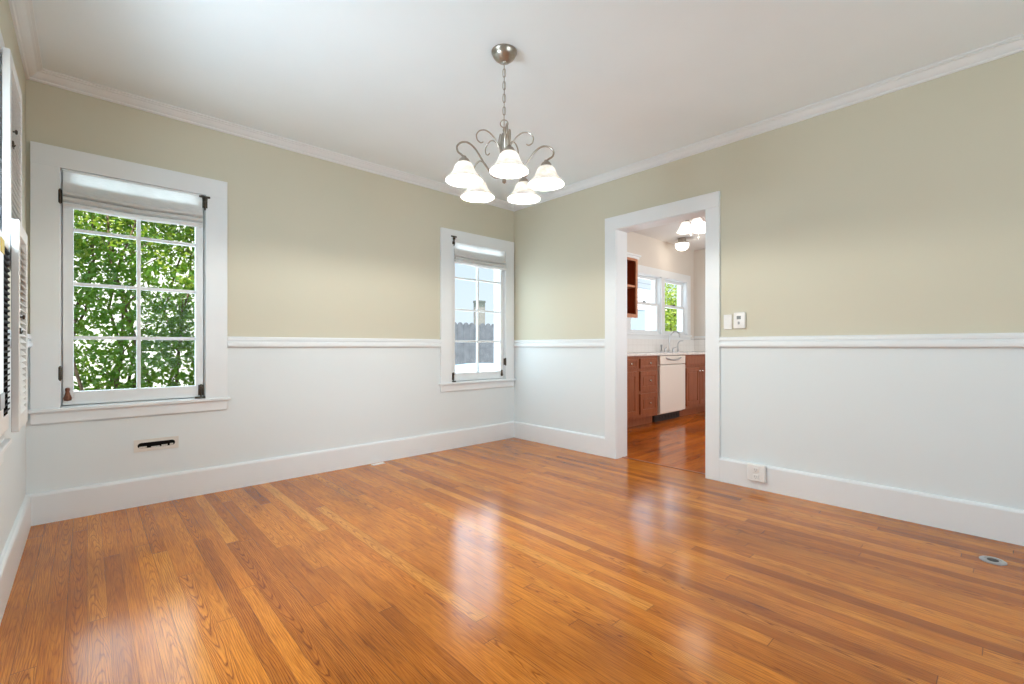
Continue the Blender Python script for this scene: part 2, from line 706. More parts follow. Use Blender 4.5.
MB().box(XL - T, XR + 0.085, YF - T, YB + T, -0.12, 0.0).build('floor', M['floor'], kind='structure')
MB().box(XR + 0.085, KX + T, KY - T, YB + T, -0.12, 0.0).build('kitchen_floor', M['kfloor'], kind='structure')
MB().box(XR + 0.072, XR + 0.098, D1[0], D1[1], -0.01, 0.004, 0.002).build('trim_1', M['cherry'], kind='structure')
MB().box(XL - T, XR + T, YF - T, YB + T, CZ, CZ + 0.16).build('ceiling', M['ceiling'], kind='structure')
MB().box(XR + T, KX + T, KY - T, YB + T, KC, KC + 0.10).build('kitchen_ceiling', M['kceil'], kind='structure')
# unseen roof over all of it, eaves sized to block and shape the sun
MB().box(XL - T - 0.4, KX + T + 0.4, YF - T - 1.3, YB + T + 0.15, KC + 0.12, KC + 0.26).build('roof', M['roof'], kind='structure')

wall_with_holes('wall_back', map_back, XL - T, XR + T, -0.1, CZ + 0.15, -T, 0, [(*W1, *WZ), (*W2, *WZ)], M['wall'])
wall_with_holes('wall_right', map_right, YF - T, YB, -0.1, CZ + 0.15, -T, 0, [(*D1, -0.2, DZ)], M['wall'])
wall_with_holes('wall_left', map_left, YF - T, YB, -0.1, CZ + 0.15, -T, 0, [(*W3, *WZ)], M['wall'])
wall_with_holes('wall_front', map_front, XL, XR, -0.1, CZ + 0.15, -T, 0, [(0.50, 2.70, 0.55, 2.05)], M['wall'])  # hole for the window added to let fill light in
K1 = (5.74, 6.60)
K2 = (6.70, 7.44)
KZ = (1.190, 2.085)
wall_with_holes('wall_kitchen_back', map_back, XR + T, KX + T, -0.1, KC, -T, 0, [(*K1, *KZ), (*K2, *KZ)], M['kwall'])
MB().box(KX, KX + T, KY - T, YB, -0.1, KC).build('wall_kitchen_right', M['kwall'], kind='structure')
wall_with_holes('wall_kitchen_front', lambda u, n, z: Vector((u, KY + n, z)), XR + T, KX, -0.1, KC, -T, 0, [(4.6, 6.6, 0.75, 2.05)], M['kwall'])  # unseen opening added to let the kitchen fill in

# --- baseboards, chair rail, crown
BASE = [(0, 0.0), (0.021, 0.0), (0.021, 0.160), (0.018, 0.168), (0.011, 0.174), (0, 0.175)]
RAIL = [(0, 0.992), (0.020, 0.994), (0.027, 1.000), (0.029, 1.014), (0.025, 1.028), (0.014, 1.033), (0.014, 1.040),
        (0.022, 1.044), (0.022, 1.060), (0.016, 1.068), (0, 1.070)]
CROWN = [(0, 2.488), (0.010, 2.489), (0.014, 2.494), (0.014, 2.500), (0.021, 2.503), (0.031, 2.510), (0.041, 2.520),
         (0.047, 2.528), (0.057, 2.531), (0.057, 2.536), (0.069, 2.538), (0.069, 2.546), (0, 2.546)]


def moulding(name, prof, mapf, spans, mat=None):
    b = MB()
    for a, c in spans:
        b.prism(prof, a, c, lambda t, p, q: mapf(t, p, q))
    return b.build(name, mat or M['trim'], kind='structure')


moulding('baseboard_back', BASE, map_back, [(XL, XR)])
moulding('baseboard_right', BASE, map_right, [(D1[1] + 0.115, YB), (YF, D1[0] - 0.106)])
moulding('baseboard_left', BASE, map_left, [(YF, YB)])
moulding('baseboard_front', BASE, map_front, [(XL, XR)])
moulding('trim_2', RAIL, map_back, [(XL, W1[0] - 0.121), (W1[1] + 0.129, W2[0] - 0.127), (W2[1] + 0.127, XR)])
moulding('trim_3', RAIL, map_right, [(D1[1] + 0.115, YB), (YF, D1[0] - 0.106)])
moulding('trim_4', RAIL, map_left, [(W3[1] + 0.125, YB), (YF, W3[0] - 0.125)])
moulding('trim_5', CROWN, map_back, [(XL, XR)])
moulding('trim_6', CROWN, map_right, [(YF, YB)])
moulding('trim_7', CROWN, map_left, [(YF, YB)])
moulding('trim_8', CROWN, map_front, [(XL, XR)])

# --- doorway casing and jambs
door = structure('door_1', (XR, (D1[0] + D1[1]) / 2, 0))
b = MB(map_right)
b.box(D1[1], D1[1] + 0.116, 0, 0.022, 0, 2.046, 0.003)
b.box(D1[0] - 0.106, D1[0], 0, 0.022, 0, 2.046, 0.003)
b.box(D1[0] - 0.106, D1[1] + 0.116, 0, 0.024, 2.040, 2.155, 0.003)
b.build('casing', M['trim'], door)
b = MB(map_right)
b.box(D1[0] - 0.02, D1[0] + 0.004, -T - 0.012, 0.004, 0, DZ)
b.box(D1[1] - 0.004, D1[1] + 0.02, -T - 0.012, 0.004, 0, DZ)
b.box(D1[0], D1[1], -T - 0.012, 0.004, DZ - 0.004, DZ + 0.02)
b.build('jamb', M['trim'], door)
b = MB(map_right)
b.box(D1[0] - 0.10, D1[0], -T - 0.02, -T, 0, 2.14)
b.box(D1[1], D1[1] + 0.10, -T - 0.02, -T, 0, 2.14)
b.box(D1[0], D1[1], -T - 0.02, -T, DZ, 2.14)
b.build('kitchen_side_casing', M['trim'], door)


# ------------------------------------------------------------------ windows
def make_window(name, mapf, u0, u1, z0, z1, cl=0.120, cr=0.128, hinge_left=True, handle=None):
    w = structure(name, mapf((u0 + u1) / 2, 0, z0))
    # casing boards, apron and stool
    b = MB(mapf)
    b.box(u0 - cl, u0, 0, 0.020, z0 - 0.02, z1 + 0.003, 0.002)
    b.box(u1, u1 + cr, 0, 0.020, z0 - 0.02, z1 + 0.003, 0.002)
    b.box(u0 - cl, u1 + cr, 0, 0.021, z1, z1 + 0.118, 0.002)
    b.build('casing', M['trim'], w)
    MB(mapf).box(u0 - cl, u1 + cr, 0, 0.018, z0 - 0.082, z0 - 0.014, 0.002).build('apron', M['trim'], w)
    MB(mapf).box(u0 - cl - 0.018, u1 + cr + 0.018, -0.005, 0.038, z0 - 0.018, z0 + 0.003, 0.005).build('window_sill', M['trim'], w)
    # frame lining the hole, and the outside trim
    b = MB(mapf)
    b.box(u0 - 0.004, u0 + 0.004, -T - 0.03, 0.0, z0, z1)
    b.box(u1 - 0.004, u1 + 0.004, -T - 0.03, 0.0, z0, z1)
    b.box(u0, u1, -T - 0.03, 0.0, z1 - 0.006, z1 + 0.004)
    b.box(u0, u1, -T - 0.05, 0.0, z0 - 0.004, z0 + 0.008)
    for q in ((u0, u0 + 0.030, z0, z1), (u1 - 0.030, u1, z0, z1), (u0, u1, z0, z0 + 0.035), (u0, u1, z1 - 0.022, z1)):
        b.box(q[0], q[1], -0.075, -0.047, q[2], q[3])
    b.build('window_frame', M['trim'], w)
    # casement sash
    a0, a1, c0, c1 = u0 + 0.009, u1 - 0.009, z0 + 0.014, z1 - 0.011
    g0, g1, h0, h1 = u0 + 0.055, u1 - 0.053, z0 + 0.090, z1 - 0.026
    b = MB(mapf)
    for q in ((a0, g0, c0, c1), (g1, a1, c0, c1), (g0, g1, c0, h0), (g0, g1, h1, c1)):
        b.box(q[0], q[1], -0.045, -0.006, q[2], q[3], 0.002)
    s = b.build('sash', M['trim'], w)
    # inner bead round the glass
    um = (g0 + g1) / 2
    b = MB(mapf)
    b.box(um - 0.010, um + 0.010, -0.040, -0.014, h0, h1, 0.003)
    b.build('muntin', M['trim'], s)
    for k in range(1, 4):
        zk = h0 + (h1 - h0) * k / 4
        MB(mapf).box(g0, g1, -0.039, -0.015, zk - 0.010, zk + 0.010, 0.003).build('muntin', M['trim'], s)
    MB(mapf).box(g0 - 0.004, g1 + 0.004, -0.030, -0.027, h0 - 0.004, h1 + 0.004).build('pane', M['glass'], w)
    return w


def hinge(mapf, w, u, z, h=0.075):
    b = MB(mapf)
    b.box(u - 0.008, u + 0.008, -0.004, 0.021, z - h / 2, z + h / 2)
    b.lathe([(0, -h / 2 - 0.010), (0.004, -h / 2 - 0.006), (0.007, -h / 2), (0.007, h / 2), (0.004, h / 2 + 0.006), (0, h / 2 + 0.010)],
            (u, 0.021, z), 10)
    b.build('hinge', M['bronze'], w, smooth=True)


def latch(mapf, w, u, z, flip=1):
    """surface bolt: a back plate, a sliding rod and its foot."""
    b = MB(mapf)
    b.box(u - 0.015, u + 0.015, -0.006, 0.000, z - 0.030, z + 0.040, 0.002)
    b.tube([(u, 0.004, z - 0.040 * flip), (u, 0.004, z + 0.045 * flip)], 0.005, 8)
    b.lathe([(0, -0.010), (0.010, -0.006), (0.012, 0.002), (0.009, 0.010), (0, 0.013)], (u, 0.006, z + 0.022), 12)
    b.box(u - 0.034, u + 0.028, -0.004, 0.010, z - 0.044 * flip - 0.006, z - 0.044 * flip + 0.006)
    b.build('latch', M['bronze'], w, smooth=True)


win1 = make_window('window_1', map_back, *W1, *WZ)
hinge(map_back, win1, W1[0], 1.862, 0.070)
hinge(map_back, win1, W1[0], 0.845, 0.070)
map_face = lambda u, n, z: map_back(u, n + 0.021, z)
latch(map_face, win1, W1[1] - 0.004, 1.965, -1)
latch(map_back, win1, W1[1] - 0.024, 0.700, 1)
b = MB(map_back)
b.lathe([(0, -0.040), (0.016, -0.036), (0.019, -0.022), (0.013, -0.004), (0.008, 0.014), (0.011, 0.026), (0.009, 0.036), (0, 0.040)], (W1[0] + 0.030, 0.004, 0.722), 14)
b.build('sash_pull', M['copper'], win1, smooth=True)

win2 = make_window('window_2', map_back, *W2, *WZ, 0.127, 0.127)
latch(map_face, win2, W2[0] + 0.020, 2.030, -1)
latch(map_back, win2, W2[0] + 0.026, 0.700, 1)
hinge(map_back, win2, W2[1], 0.835, 0.070)
b = MB(map_back)
b.lathe([(0, -0.036), (0.012, -0.032), (0.014, -0.018), (0.010, 0.0), (0.007, 0.014), (0.009, 0.026), (0, 0.036)], (W2[1] - 0.040, 0.004, 0.716), 14)
b.build('sash_pull', M['bronze'], win2, smooth=True)

win3 = make_window('window_3', map_left, *W3, *WZ, 0.123, 0.123)

# wide picture window added behind the camera, unseen, to bring in daylight
fill_win = structure('fill_window_4', map_front(1.60, 0, 0.55))
b = MB(map_front)
b.box(0.38, 0.50, 0, 0.02, 0.47, 2.17)
b.box(2.70, 2.82, 0, 0.02, 0.47, 2.17)
b.box(0.50, 2.70, 0, 0.02, 2.05, 2.17)
b.box(0.50, 2.70, 0, 0.03, 0.47, 0.55)
b.build('casing', M['trim'], fill_win)
b = MB(map_front)
for q in ((0.50, 0.56, 0.55, 2.05), (2.64, 2.70, 0.55, 2.05), (1.56, 1.64, 0.61, 1.99), (0.56, 2.64, 0.55, 0.61), (0.56, 2.64, 1.99, 2.05)):
    b.box(q[0], q[1], -0.10, -0.04, q[2], q[3])
b.build('window_frame', M['trim'], fill_win)
MB(map_front).box(0.56, 2.64, -0.072, -0.068, 0.61, 1.99).build('pane', M['glass'], fill_win)


# ------------------------------------------------------------------ roman shades
def roman_shade(u0, u1, ztop, label):
    t = thing('roman_shade', map_back((u0 + u1) / 2, 0.01, ztop), label, 'window shade', 'white shades over the back wall windows')
    MB(map_back).box(u0, u1, 0.001, 0.022, ztop - 0.012, ztop, 0.001).build('headrail', M['trim'], t)

    def sheet(prof):
        b = MB(map_back)
        n = 28
        cols = []
        for i in range(n + 1):
            uu = u0 + 0.002 + (u1 - u0 - 0.004) * i / n
            sag = -0.010 * math.sin(PI * i / n) ** 2
            cols.append([b.bm.verts.new(map_back(uu, p + 0.0015 * math.sin(i * 1.7 + q * 40), q + sag * max(0.0, (ztop - q) / 0.2))) for p, q in prof])
        for A, B in zip(cols, cols[1:]):
            for i in range(len(prof) - 1):
                b.face([A[i], B[i], B[i + 1], A[i + 1]])
        return b

    z = ztop
    o = sheet([(0.017, z - 0.010), (0.019, z - 0.05), (0.023, z - 0.09), (0.028, z - 0.125), (0.033, z - 0.145)]).build('fabric_panel', M['fabric'], t, smooth=True)
    # lining behind the lower part, then stacked folds
    folds = []
    for k, (zz, dep) in enumerate(((z - 0.070, 0.012), (z - 0.136, 0.041), (z - 0.170, 0.045), (z - 0.204, 0.049))):
        if k == 0:
            o2 = sheet([(0.010, z - 0.078), (0.011, z - 0.12), (0.012, z - 0.205)]).build('lining', M['lining'], t, smooth=True)
            continue
        pr = [(0.014, zz + 0.010), (dep - 0.008, zz + 0.009), (dep, zz + 0.002), (dep, zz - 0.010), (dep - 0.008, zz - 0.017), (0.014, zz - 0.018)]
        sheet(pr).build('fold', M['fabric'], t, smooth=True)
    MB(map_back).box(u0 + 0.004, u1 - 0.004, 0.020, 0.028, z - 0.222, z - 0.208, 0.002).build('bottom_bar', M['fabric'], t)
    return t


roman_shade(-0.104, 0.572, 2.022, 'white fabric roman shade raised over the window facing the green hedge')
roman_shade(2.642, 3.312, 2.040, 'white fabric roman shade raised over the corner window facing the fence')

# ------------------------------------------------------------------ shutters and air conditioner at the left window


M['shutter'] = simple('matte_shutter_paint', (0.74, 0.74, 0.72), 0.85, spec=0.08)


def shutter(name, label, y0, y1, x0, z0, z1, knob_z, knob_y):
    """louvered leaf opened flat along the left wall; x0 is its wall side."""
    th = 0.020
    t = thing(name, (x0, y0, z0), label, 'shutter', 'louvered shutters folded open on the left wall')
    st = 0.042
    b = MB()
    b.box(x0, x0 + th, y0, y0 + st, z0, z1, 0.002)
    b.box(x0, x0 + th, y1 - st, y1, z0, z1, 0.002)
    b.box(x0, x0 + th, y0 + st, y1 - st, z0, z0 + 0.06, 0.002)
    b.box(x0, x0 + th, y0 + st, y1 - st, z1 - 0.05, z1, 0.002)
    b.build('frame', M['shutter'], t)
    n = int((z1 - z0 - 0.11) / 0.024)
    b = MB()
    for i in range(n):
        zz = z0 + 0.06 + 0.024 * (i + 0.5)
        prof = [(-0.011, -0.012), (-0.008, -0.013), (0.012, 0.010), (0.010, 0.013)]
        b.prism(prof, y0 + st, y1 - st, lambda tt, p, q: Vector((x0 + th / 2 - p, tt, zz + q)))
    b.build('louvers', M['shutter'], t)
    b = MB()
    b.lathe([(0, 0.0), (0.003, 0.0), (0.003, 0.005), (0.008, 0.007), (0.009, 0.010), (0.006, 0.013), (0, 0.0135)], (x0 + th, knob_y, knob_z), 12, 'X')
    b.build('knob', M['bronze'], t, smooth=True)
    b = MB()
    b.box(x0 + th, x0 + th + 0.004, knob_y - 0.02, knob_y + 0.01, knob_z - 0.062, knob_z - 0.040)
    b.tube([(x0 + th + 0.005, knob_y - 0.015, knob_z - 0.06), (x0 + th + 0.007, knob_y - 0.002, knob_z - 0.05)], 0.002, 6)
    b.build('latch', M['bronze'], t)
    return t


shutter('window_shutter', 'white louvered shutter leaf, the taller upper one against the left wall', 2.45, 2.86, -0.2235, 1.30, 2.075, 1.80, 2.52)
shutter('window_shutter', 'white louvered shutter leaf, the lower one nearest the back wall', 2.44, 2.76, -0.2010, 0.690, 1.460, 1.108, 2.47)

M['grille'] = simple('black_grille', (0.045, 0.047, 0.050), 0.8, spec=0.05)
ac = thing('air_conditioner', (-0.2, 2.2, 0.70), 'white upright air conditioner with black slatted grille in the left wall window', 'air conditioner')
b = MB()
b.box(-0.252, -0.200, 2.08, 2.235, 0.705, 1.375, 0.010)
b.box(-0.252, -0.206, 2.236, 2.435, 0.705, 0.760, 0.004)
b.box(-0.252, -0.206, 2.236, 2.435, 1.345, 1.375, 0.004)
b.build('body', M['plastic'], ac)
MB().box(-0.252, -0.2085, 2.237, 2.434, 0.760, 1.345).build('grille_back', M['dark'], ac)
b = MB()
for i in range(28):
    zz = 0.772 + i * 0.0205
    b.prism([(0, 0), (0.0055, 0.003), (0.0055, 0.009), (0, 0.006)], 2.237, 2.434, lambda tt, p, q: Vector((-0.2087 + p, tt, zz + q)))
b.build('grille', M['grille'], ac)
MB().box(-0.200, -0.198, 2.150, 2.228, 1.300, 1.345).build('tag', M['yellow'], ac)['label'] = 'yellow paper tag'
MB().box(-0.200, -0.197, 2.130, 2.225, 0.800, 0.850).build('control_panel', M['plastic_grey'], ac)

# ------------------------------------------------------------------ chandelier
CX, CY = 1.607, 1.800
ch = thing('chandelier', (CX, CY, CZ), 'five-light brushed nickel chandelier with white bell shades hanging from ceiling', 'chandelier')
b = MB()
b.lathe([(0, -0.062), (0.010, -0.062), (0.013, -0.056), (0.030, -0.052), (0.036, -0.046), (0.052, -0.034), (0.060, -0.022), (0.063, -0.012), (0.0665, -0.008), (0.0665, 0.0), (0, 0.0)], (CX, CY, CZ), 40)
b.build('canopy', M['nickel'], ch, smooth=True)
b = MB()
b.tube([(CX, CY, CZ - 0.06), (CX + 0.002, CY, 2.35), (CX, CY + 0.001, 2.15)], 0.0026, 6)
cord = b.build('cord', M['nickel'], ch, smooth=True)
zt, zb, nl = CZ - 0.062, 2.185, 9
chain = None
L = (zt - zb) / nl
for i in range(nl):
    zc = zt - L * (i + 0.5)
    b = MB()
    hh = L / 2 + 0.006
    ww = 0.0075
    pts = []
    for k in range(20):
        a = 2 * PI * k / 20
        ex = ww * math.copysign(abs(math.cos(a)) ** 0.8, math.cos(a))
        ez = hh * math.copysign(abs(math.sin(a)) ** 0.8, math.sin(a))
        if i % 2:
            pts.append((CX + ex * 0.74, CY - ex * 0.68, zc + ez))
        else:
            pts.append((CX + ex * 0.68, CY + ex * 0.74, zc + ez))
    b.tube(pts, 0.0021, 6, closed=True)
    if chain is None:
        chain = b.build('chain', M['nickel'], ch, smooth=True)
    else:
        b.build('chain_link', M['nickel'], chain, smooth=True)
# ring on top of the body
b = MB()
pts = [(CX + 0.020 * math.cos(2 * PI * k / 24) * 0.73, CY - 0.020 * math.cos(2 * PI * k / 24) * 0.68, 2.168 + 0.020 * math.sin(2 * PI * k / 24)) for k in range(24)]
b.tube(pts, 0.003, 8, closed=True)
b.build('hanging_ring', M['nickel'], ch, smooth=True)
# central column
b = MB()
b.lathe([(0, 2.150), (0.006, 2.148), (0.008, 2.132), (0.006, 2.122), (0.012, 2.116), (0.018, 2.104), (0.021, 2.086), (0.019, 2.062), (0.013, 2.030), (0.009, 2.005),
         (0.008, 1.980), (0.012, 1.960), (0.018, 1.945), (0.026, 1.930), (0.028, 1.915), (0.022, 1.900), (0.011, 1.890), (0.007, 1.880), (0.011, 1.872), (0.010, 1.860), (0, 1.852)],
        (CX, CY, 0), 24)
b.build('column', M['nickel'], ch, smooth=True)
fwd = Vector((math.cos(math.radians(47.27)), math.sin(math.radians(47.27)), 0))
rgt = Vector((fwd.y, -fwd.x, 0))
RA = 0.221
for k in range(5):
    a = math.radians(7 + 72 * k)
    d = (-fwd * math.cos(a) + rgt * math.sin(a))
    c = Vector((CX, CY, 0))

    def at(r, z, cc=c, dd=d):
        return cc + dd * r + Vector((0, 0, z))

    # arm: out of the lower hub, up over a loop and down into the shade's cup
    b = MB()
    b.tube([at(0.020, 1.915), at(0.045, 1.900), at(0.075, 1.905), at(0.105, 1.930), at(0.132, 1.968), at(0.165, 2.010), at(0.200, 2.031), at(0.235, 2.026),
            at(0.258, 2.003), at(0.255, 1.978), at(0.236, 1.965), at(RA, 1.955)], 0.0050, 8, smooth=6)
    b.build('arm', M['nickel'], ch, smooth=True)
    # decorative scroll above
    b = MB()
    b.tube([at(0.017, 1.960), at(0.022, 2.010), at(0.036, 2.052), at(0.066, 2.092), at(0.100, 2.112), at(0.134, 2.106), at(0.154, 2.082), at(0.150, 2.056), at(0.132, 2.044), at(0.118, 2.050)],
           0.0042, 8, smooth=6, r_end=0.0030)
    b.build('scroll', M['nickel'], ch, smooth=True)
    # leaf on the column between the arms
    b = MB()
    b.tube([at(0.012, 1.99), at(0.024, 2.03), at(0.030, 2.07), at(0.022, 2.11)], 0.0030, 8, smooth=5)
    b.build('strap', M['nickel'], ch, smooth=True)
    p = at(RA, 0)
    b = MB()
    b.lathe([(0, 1.960), (0.010, 1.959), (0.013, 1.952), (0.022, 1.945), (0.028, 1.935), (0.031, 1.922), (0.027, 1.919), (0, 1.919)], (p.x, p.y, 0), 24)
    b.build('shade_holder', M['nickel'], ch, smooth=True)
    b = MB()
    outer = [(0.027, 1.926), (0.036, 1.923), (0.045, 1.913), (0.051, 1.898), (0.058, 1.880), (0.069, 1.863), (0.082, 1.850), (0.092, 1.841), (0.095, 1.835)]
    inner = [(r - 0.0035, z - 0.0015) for r, z in outer][::-1]
    inner[0] = (0.092, 1.8335)
    b.lathe(outer + inner + [outer[0]], (p.x, p.y, 0), 40)
    b.build('lamp_shade', M['shade_glass'], ch, smooth=True)
    b = MB()
    b.lathe([(0, 1.852), (0.012, 1.855), (0.021, 1.866), (0.024, 1.880), (0.019, 1.898), (0.012, 1.908), (0.012, 1.921), (0, 1.921)], (p.x, p.y, 0), 16)
    b.build('bulb', M['bulb'], ch, smooth=True)
    point('bulb_light', (p.x, p.y, 1.842), 11.0, (0.97, 0.95, 0.88), 0.008)

# ------------------------------------------------------------------ small things on the walls and floor
# slot-like grille under the left window: a plate with a rounded slot
g = thing('wall_vent', (0.325, YB, 0.374), 'beige wall plate with a dark rounded slot below the left window', 'vent')
u0, u1, z0, z1 = 0.214, 0.442, 0.336, 0.412
sl0, sl1, szc, sr = 0.232, 0.424, 0.374, 0.0180


def plate_with_slot(mapf):
    b = MB(mapf)
    N = 12
    slot = []
    for i in range(N + 1):
        a = -PI / 2 + PI * i / N
        slot.append((sl1 - sr + sr * math.cos(a), szc + sr * math.sin(a)))
    for i in range(N + 1):
        a = PI / 2 + PI * i / N
        slot.append((sl0 + sr + sr * math.cos(a), szc + sr * math.sin(a)))
    cx_, cz_ = (u0 + u1) / 2, (z0 + z1) / 2
    outer = []
    for x, z in slot:
        dx, dz = x - cx_, z - cz_
        s = min(((u1 - u0) / 2) / abs(dx) if abs(dx) > 1e-9 else 1e9, ((z1 - z0) / 2) / abs(dz) if abs(dz) > 1e-9 else 1e9)
        outer.append((cx_ + dx * s, cz_ + dz * s))
    # extra corner points are folded into the nearest outline vertices
    for cxn, czn in ((u0, z0), (u1, z0), (u1, z1), (u0, z1)):
        k = min(range(len(outer)), key=lambda i: (outer[i][0] - cxn) ** 2 + (outer[i][1] - czn) ** 2)
        outer[k] = (cxn, czn)
    n = len(slot)
    V = {}
    for nm, lst, dep in (('o0', outer, 0.0), ('o1', outer, 0.005), ('i1', slot, 0.005), ('i0', slot, 0.001)):
        V[nm] = [b.bm.verts.new(mapf(x, dep, z)) for x, z in lst]
    for i in range(n):
        j = (i + 1) % n
        b.face([V['o0'][i], V['o0'][j], V['o1'][j], V['o1'][i]])
        b.face([V['o1'][i], V['o1'][j], V['i1'][j], V['i1'][i]])
        b.face([V['i1'][i], V['i1'][j], V['i0'][j], V['i0'][i]])
    return b


M['plate'] = simple('painted_plate', (0.70, 0.67, 0.61), 0.5)
plate_with_slot(map_back).build('plate', M['plate'], g)
b = MB(map_back)
b.box(sl0 - 0.004, sl1 + 0.004, 0.0002, 0.0012, szc - sr - 0.003, szc + sr + 0.003)
b.build('slot', M['dark'], g)
b = MB(map_back)
for (q0, q1, hz) in ((0.240, 0.278, 0.010), (0.300, 0.345, 0.005), (0.352, 0.384, 0.009), (0.396, 0.414, 0.012)):
    b.box(q0, q1, 0.0012, 0.003, szc - sr + 0.001, szc - sr + 0.002 + hz, 0.0005)
b.build('mortar_remains', simple('grey_plaster_bits', (0.58, 0.55, 0.50), 0.9, var=0.3, scale=200), g)

# white plate on the floor by the back baseboard
fr = thing('floor_vent', (1.815, 3.640, 0), 'small white metal plate on the floor against the back baseboard', 'vent')
MB().box(1.760, 1.870, 3.618, 3.662, 0.0, 0.006, 0.002).build('plate', M['plastic'], fr)
b = MB()
for i in range(9):
    b.box(1.770 + i * 0.0105, 1.773 + i * 0.0105, 3.626, 3.654, 0.006, 0.0068)
b.build('ribs', M['plastic'], fr)

# switch with buttons, and thermostat
sw = thing('light_switch', (XR, 1.407, 1.178), 'flat white keypad plate beside the doorway, next to the thermostat', 'switch')
MB(map_right).box(1.377, 1.437, 0, 0.009, 1.124, 1.233, 0.003).build('plate', M['plastic'], sw)
for i in range(4):
    MB(map_right).box(1.388, 1.426, 0.008, 0.012, 1.140 + i * 0.022, 1.156 + i * 0.022, 0.0015).build('button', M['plastic'], sw)
th = thing('thermostat', (XR, 1.322, 1.186), 'white boxy thermostat with a small grey display on the right wall', 'thermostat')
MB(map_right).box(1.280, 1.361, 0, 0.026, 1.127, 1.246, 0.009).build('body', M['plastic'], th, smooth=True)
MB(map_right).box(1.308, 1.336, 0.024, 0.0275, 1.195, 1.219, 0.001).build('display', M['lcd'], th)
MB(map_right).box(1.316, 1.329, 0.025, 0.0285, 1.158, 1.178, 0.003).build('button', M['plastic_grey'], th)

# outlet in the right baseboard
ol = thing('wall_outlet', (XR - 0.021, 1.205, 0.121), 'white outlet box with cover set in the right baseboard', 'outlet')
MB(map_right).box(1.140, 1.255, 0.021, 0.052, 0.060, 0.178, 0.006).build('cover', M['plastic'], ol)
for zc in (0.094, 0.142):
    b = MB(map_right)
    b.box(1.180, 1.216, 0.051, 0.055, zc - 0.016, zc + 0.016, 0.003)
    r_ = b.build('receptacle', M['plastic'], ol)
    b = MB(map_right)
    b.box(1.190, 1.193, 0.0545, 0.0556, zc - 0.004, zc + 0.008)
    b.box(1.203, 1.206, 0.0545, 0.0556, zc - 0.004, zc + 0.008)
    b.box(1.196, 1.200, 0.0545, 0.0556, zc - 0.013, zc - 0.008)
    b.build('slot', M['plastic_grey'], r_)

# round floor outlet
fo = thing('floor_outlet', (3.101, 0.054, 0), 'round metal floor outlet set in the oak boards near the right baseboard', 'outlet')
b = MB()
b.lathe([(0, 0.0), (0.046, 0.0), (0.046, 0.003), (0.042, 0.006), (0.030, 0.007), (0.027, 0.004), (0, 0.004)], (3.101, 0.054, 0), 32)
b.build('ring', M['steel'], fo, smooth=True)
b = MB()
b.lathe([(0, 0.0042), (0.020, 0.0042), (0.020, 0.0062), (0, 0.0066)], (3.101, 0.054, 0), 24)
b.build('plug', M['black'], fo)

# ------------------------------------------------------------------ kitchen
YC = 3.12     # cabinet face frame


def knob(mapless, x, z, parent, yf):
    b = MB()
    b.lathe([(0, 0.0), (0.006, 0.0), (0.006, -0.012), (0.014, -0.017), (0.016, -0.023), (0.011, -0.029), (0, -0.031)], (x, yf, z), 14, 'Y')
    return b.build('knob', M['chrome'], parent, smooth=True)


def panel_front(name, x0, x1, z0, z1, parent, kx=None, kz=None):
    b = MB()
    yf = YC - 0.020
    e = 0.055 if (z1 - z0) > 0.18 else 0.030
    b.box(x0, x1, yf + 0.008, YC, z0, z1)
    b.box(x0, x0 + e, yf, yf + 0.010, z0, z1, 0.002)
    b.box(x1 - e, x1, yf, yf + 0.010, z0, z1, 0.002)
    b.box(x0 + e, x1 - e, yf, yf + 0.010, z0, z0 + e, 0.002)
    b.box(x0 + e, x1 - e, yf, yf + 0.010, z1 - e, z1, 0.002)
    if z1 - z0 > 0.12:
        b.box(x0 + e + 0.014, x1 - e - 0.014, yf + 0.001, yf + 0.010, z0 + e + 0.014, z1 - e - 0.014, 0.004)
    o = b.build(name, M['cherry'], parent)
    if kx is not None:
        knob(None, kx, kz, o, yf)
    return o


def carcass(t, x0, x1):
    b = MB()
    b.box(x0, x1, YC, 3.70, 0.105, 0.880)
    b.build('body', M['cherry'], t)
    MB().box(x0, x1, YC + 0.075, 3.70, 0.0, 0.105).build('toe_kick', M['cherry'], t)


t = thing('base_cabinet', (4.70, YC, 0), 'cherry wood base cabinet with one drawer above a panelled door, far left in the kitchen', 'cabinet', 'kitchen base cabinets')
carcass(t, 4.40, 4.990)
panel_front('drawer', 4.44, 4.965, 0.726, 0.846, t, 4.80, 0.786)
panel_front('door', 4.44, 4.965, 0.155, 0.690, t)
t = thing('base_cabinet', (5.23, YC, 0), 'cherry wood base cabinet with three stacked drawers beside the dishwasher', 'cabinet', 'kitchen base cabinets')
carcass(t, 4.992, 5.462)
panel_front('drawer', 5.030, 5.435, 0.726, 0.846, t, 5.232, 0.786)
panel_front('drawer', 5.030, 5.435, 0.446, 0.688, t, 5.232, 0.567)
panel_front('drawer', 5.030, 5.435, 0.155, 0.408, t, 5.232, 0.282)
t = thing('sink_cabinet', (6.65, YC, 0), 'cherry wood sink base cabinet with plain top panel and two doors, right of the dishwasher', 'cabinet', 'kitchen base cabinets')
carcass(t, 6.185, 7.08)
MB().box(6.215, 7.05, YC - 0.018, YC, 0.735, 0.860, 0.003).build('front_panel', M['cherry'], t)
panel_front('door', 6.225, 6.625, 0.155, 0.695, t, 6.590, 0.64)
panel_front('door', 6.640, 7.040, 0.155, 0.695, t, 6.675, 0.64)
t = thing('base_cabinet', (7.40, YC, 0), 'cherry wood base cabinet in the far right kitchen corner', 'cabinet', 'kitchen base cabinets')
carcass(t, 7.082, 7.715)
panel_front('drawer', 7.11, 7.69, 0.726, 0.846, t, 7.4, 0.786)
panel_front('door', 7.11, 7.69, 0.155, 0.690, t, 7.16, 0.64)

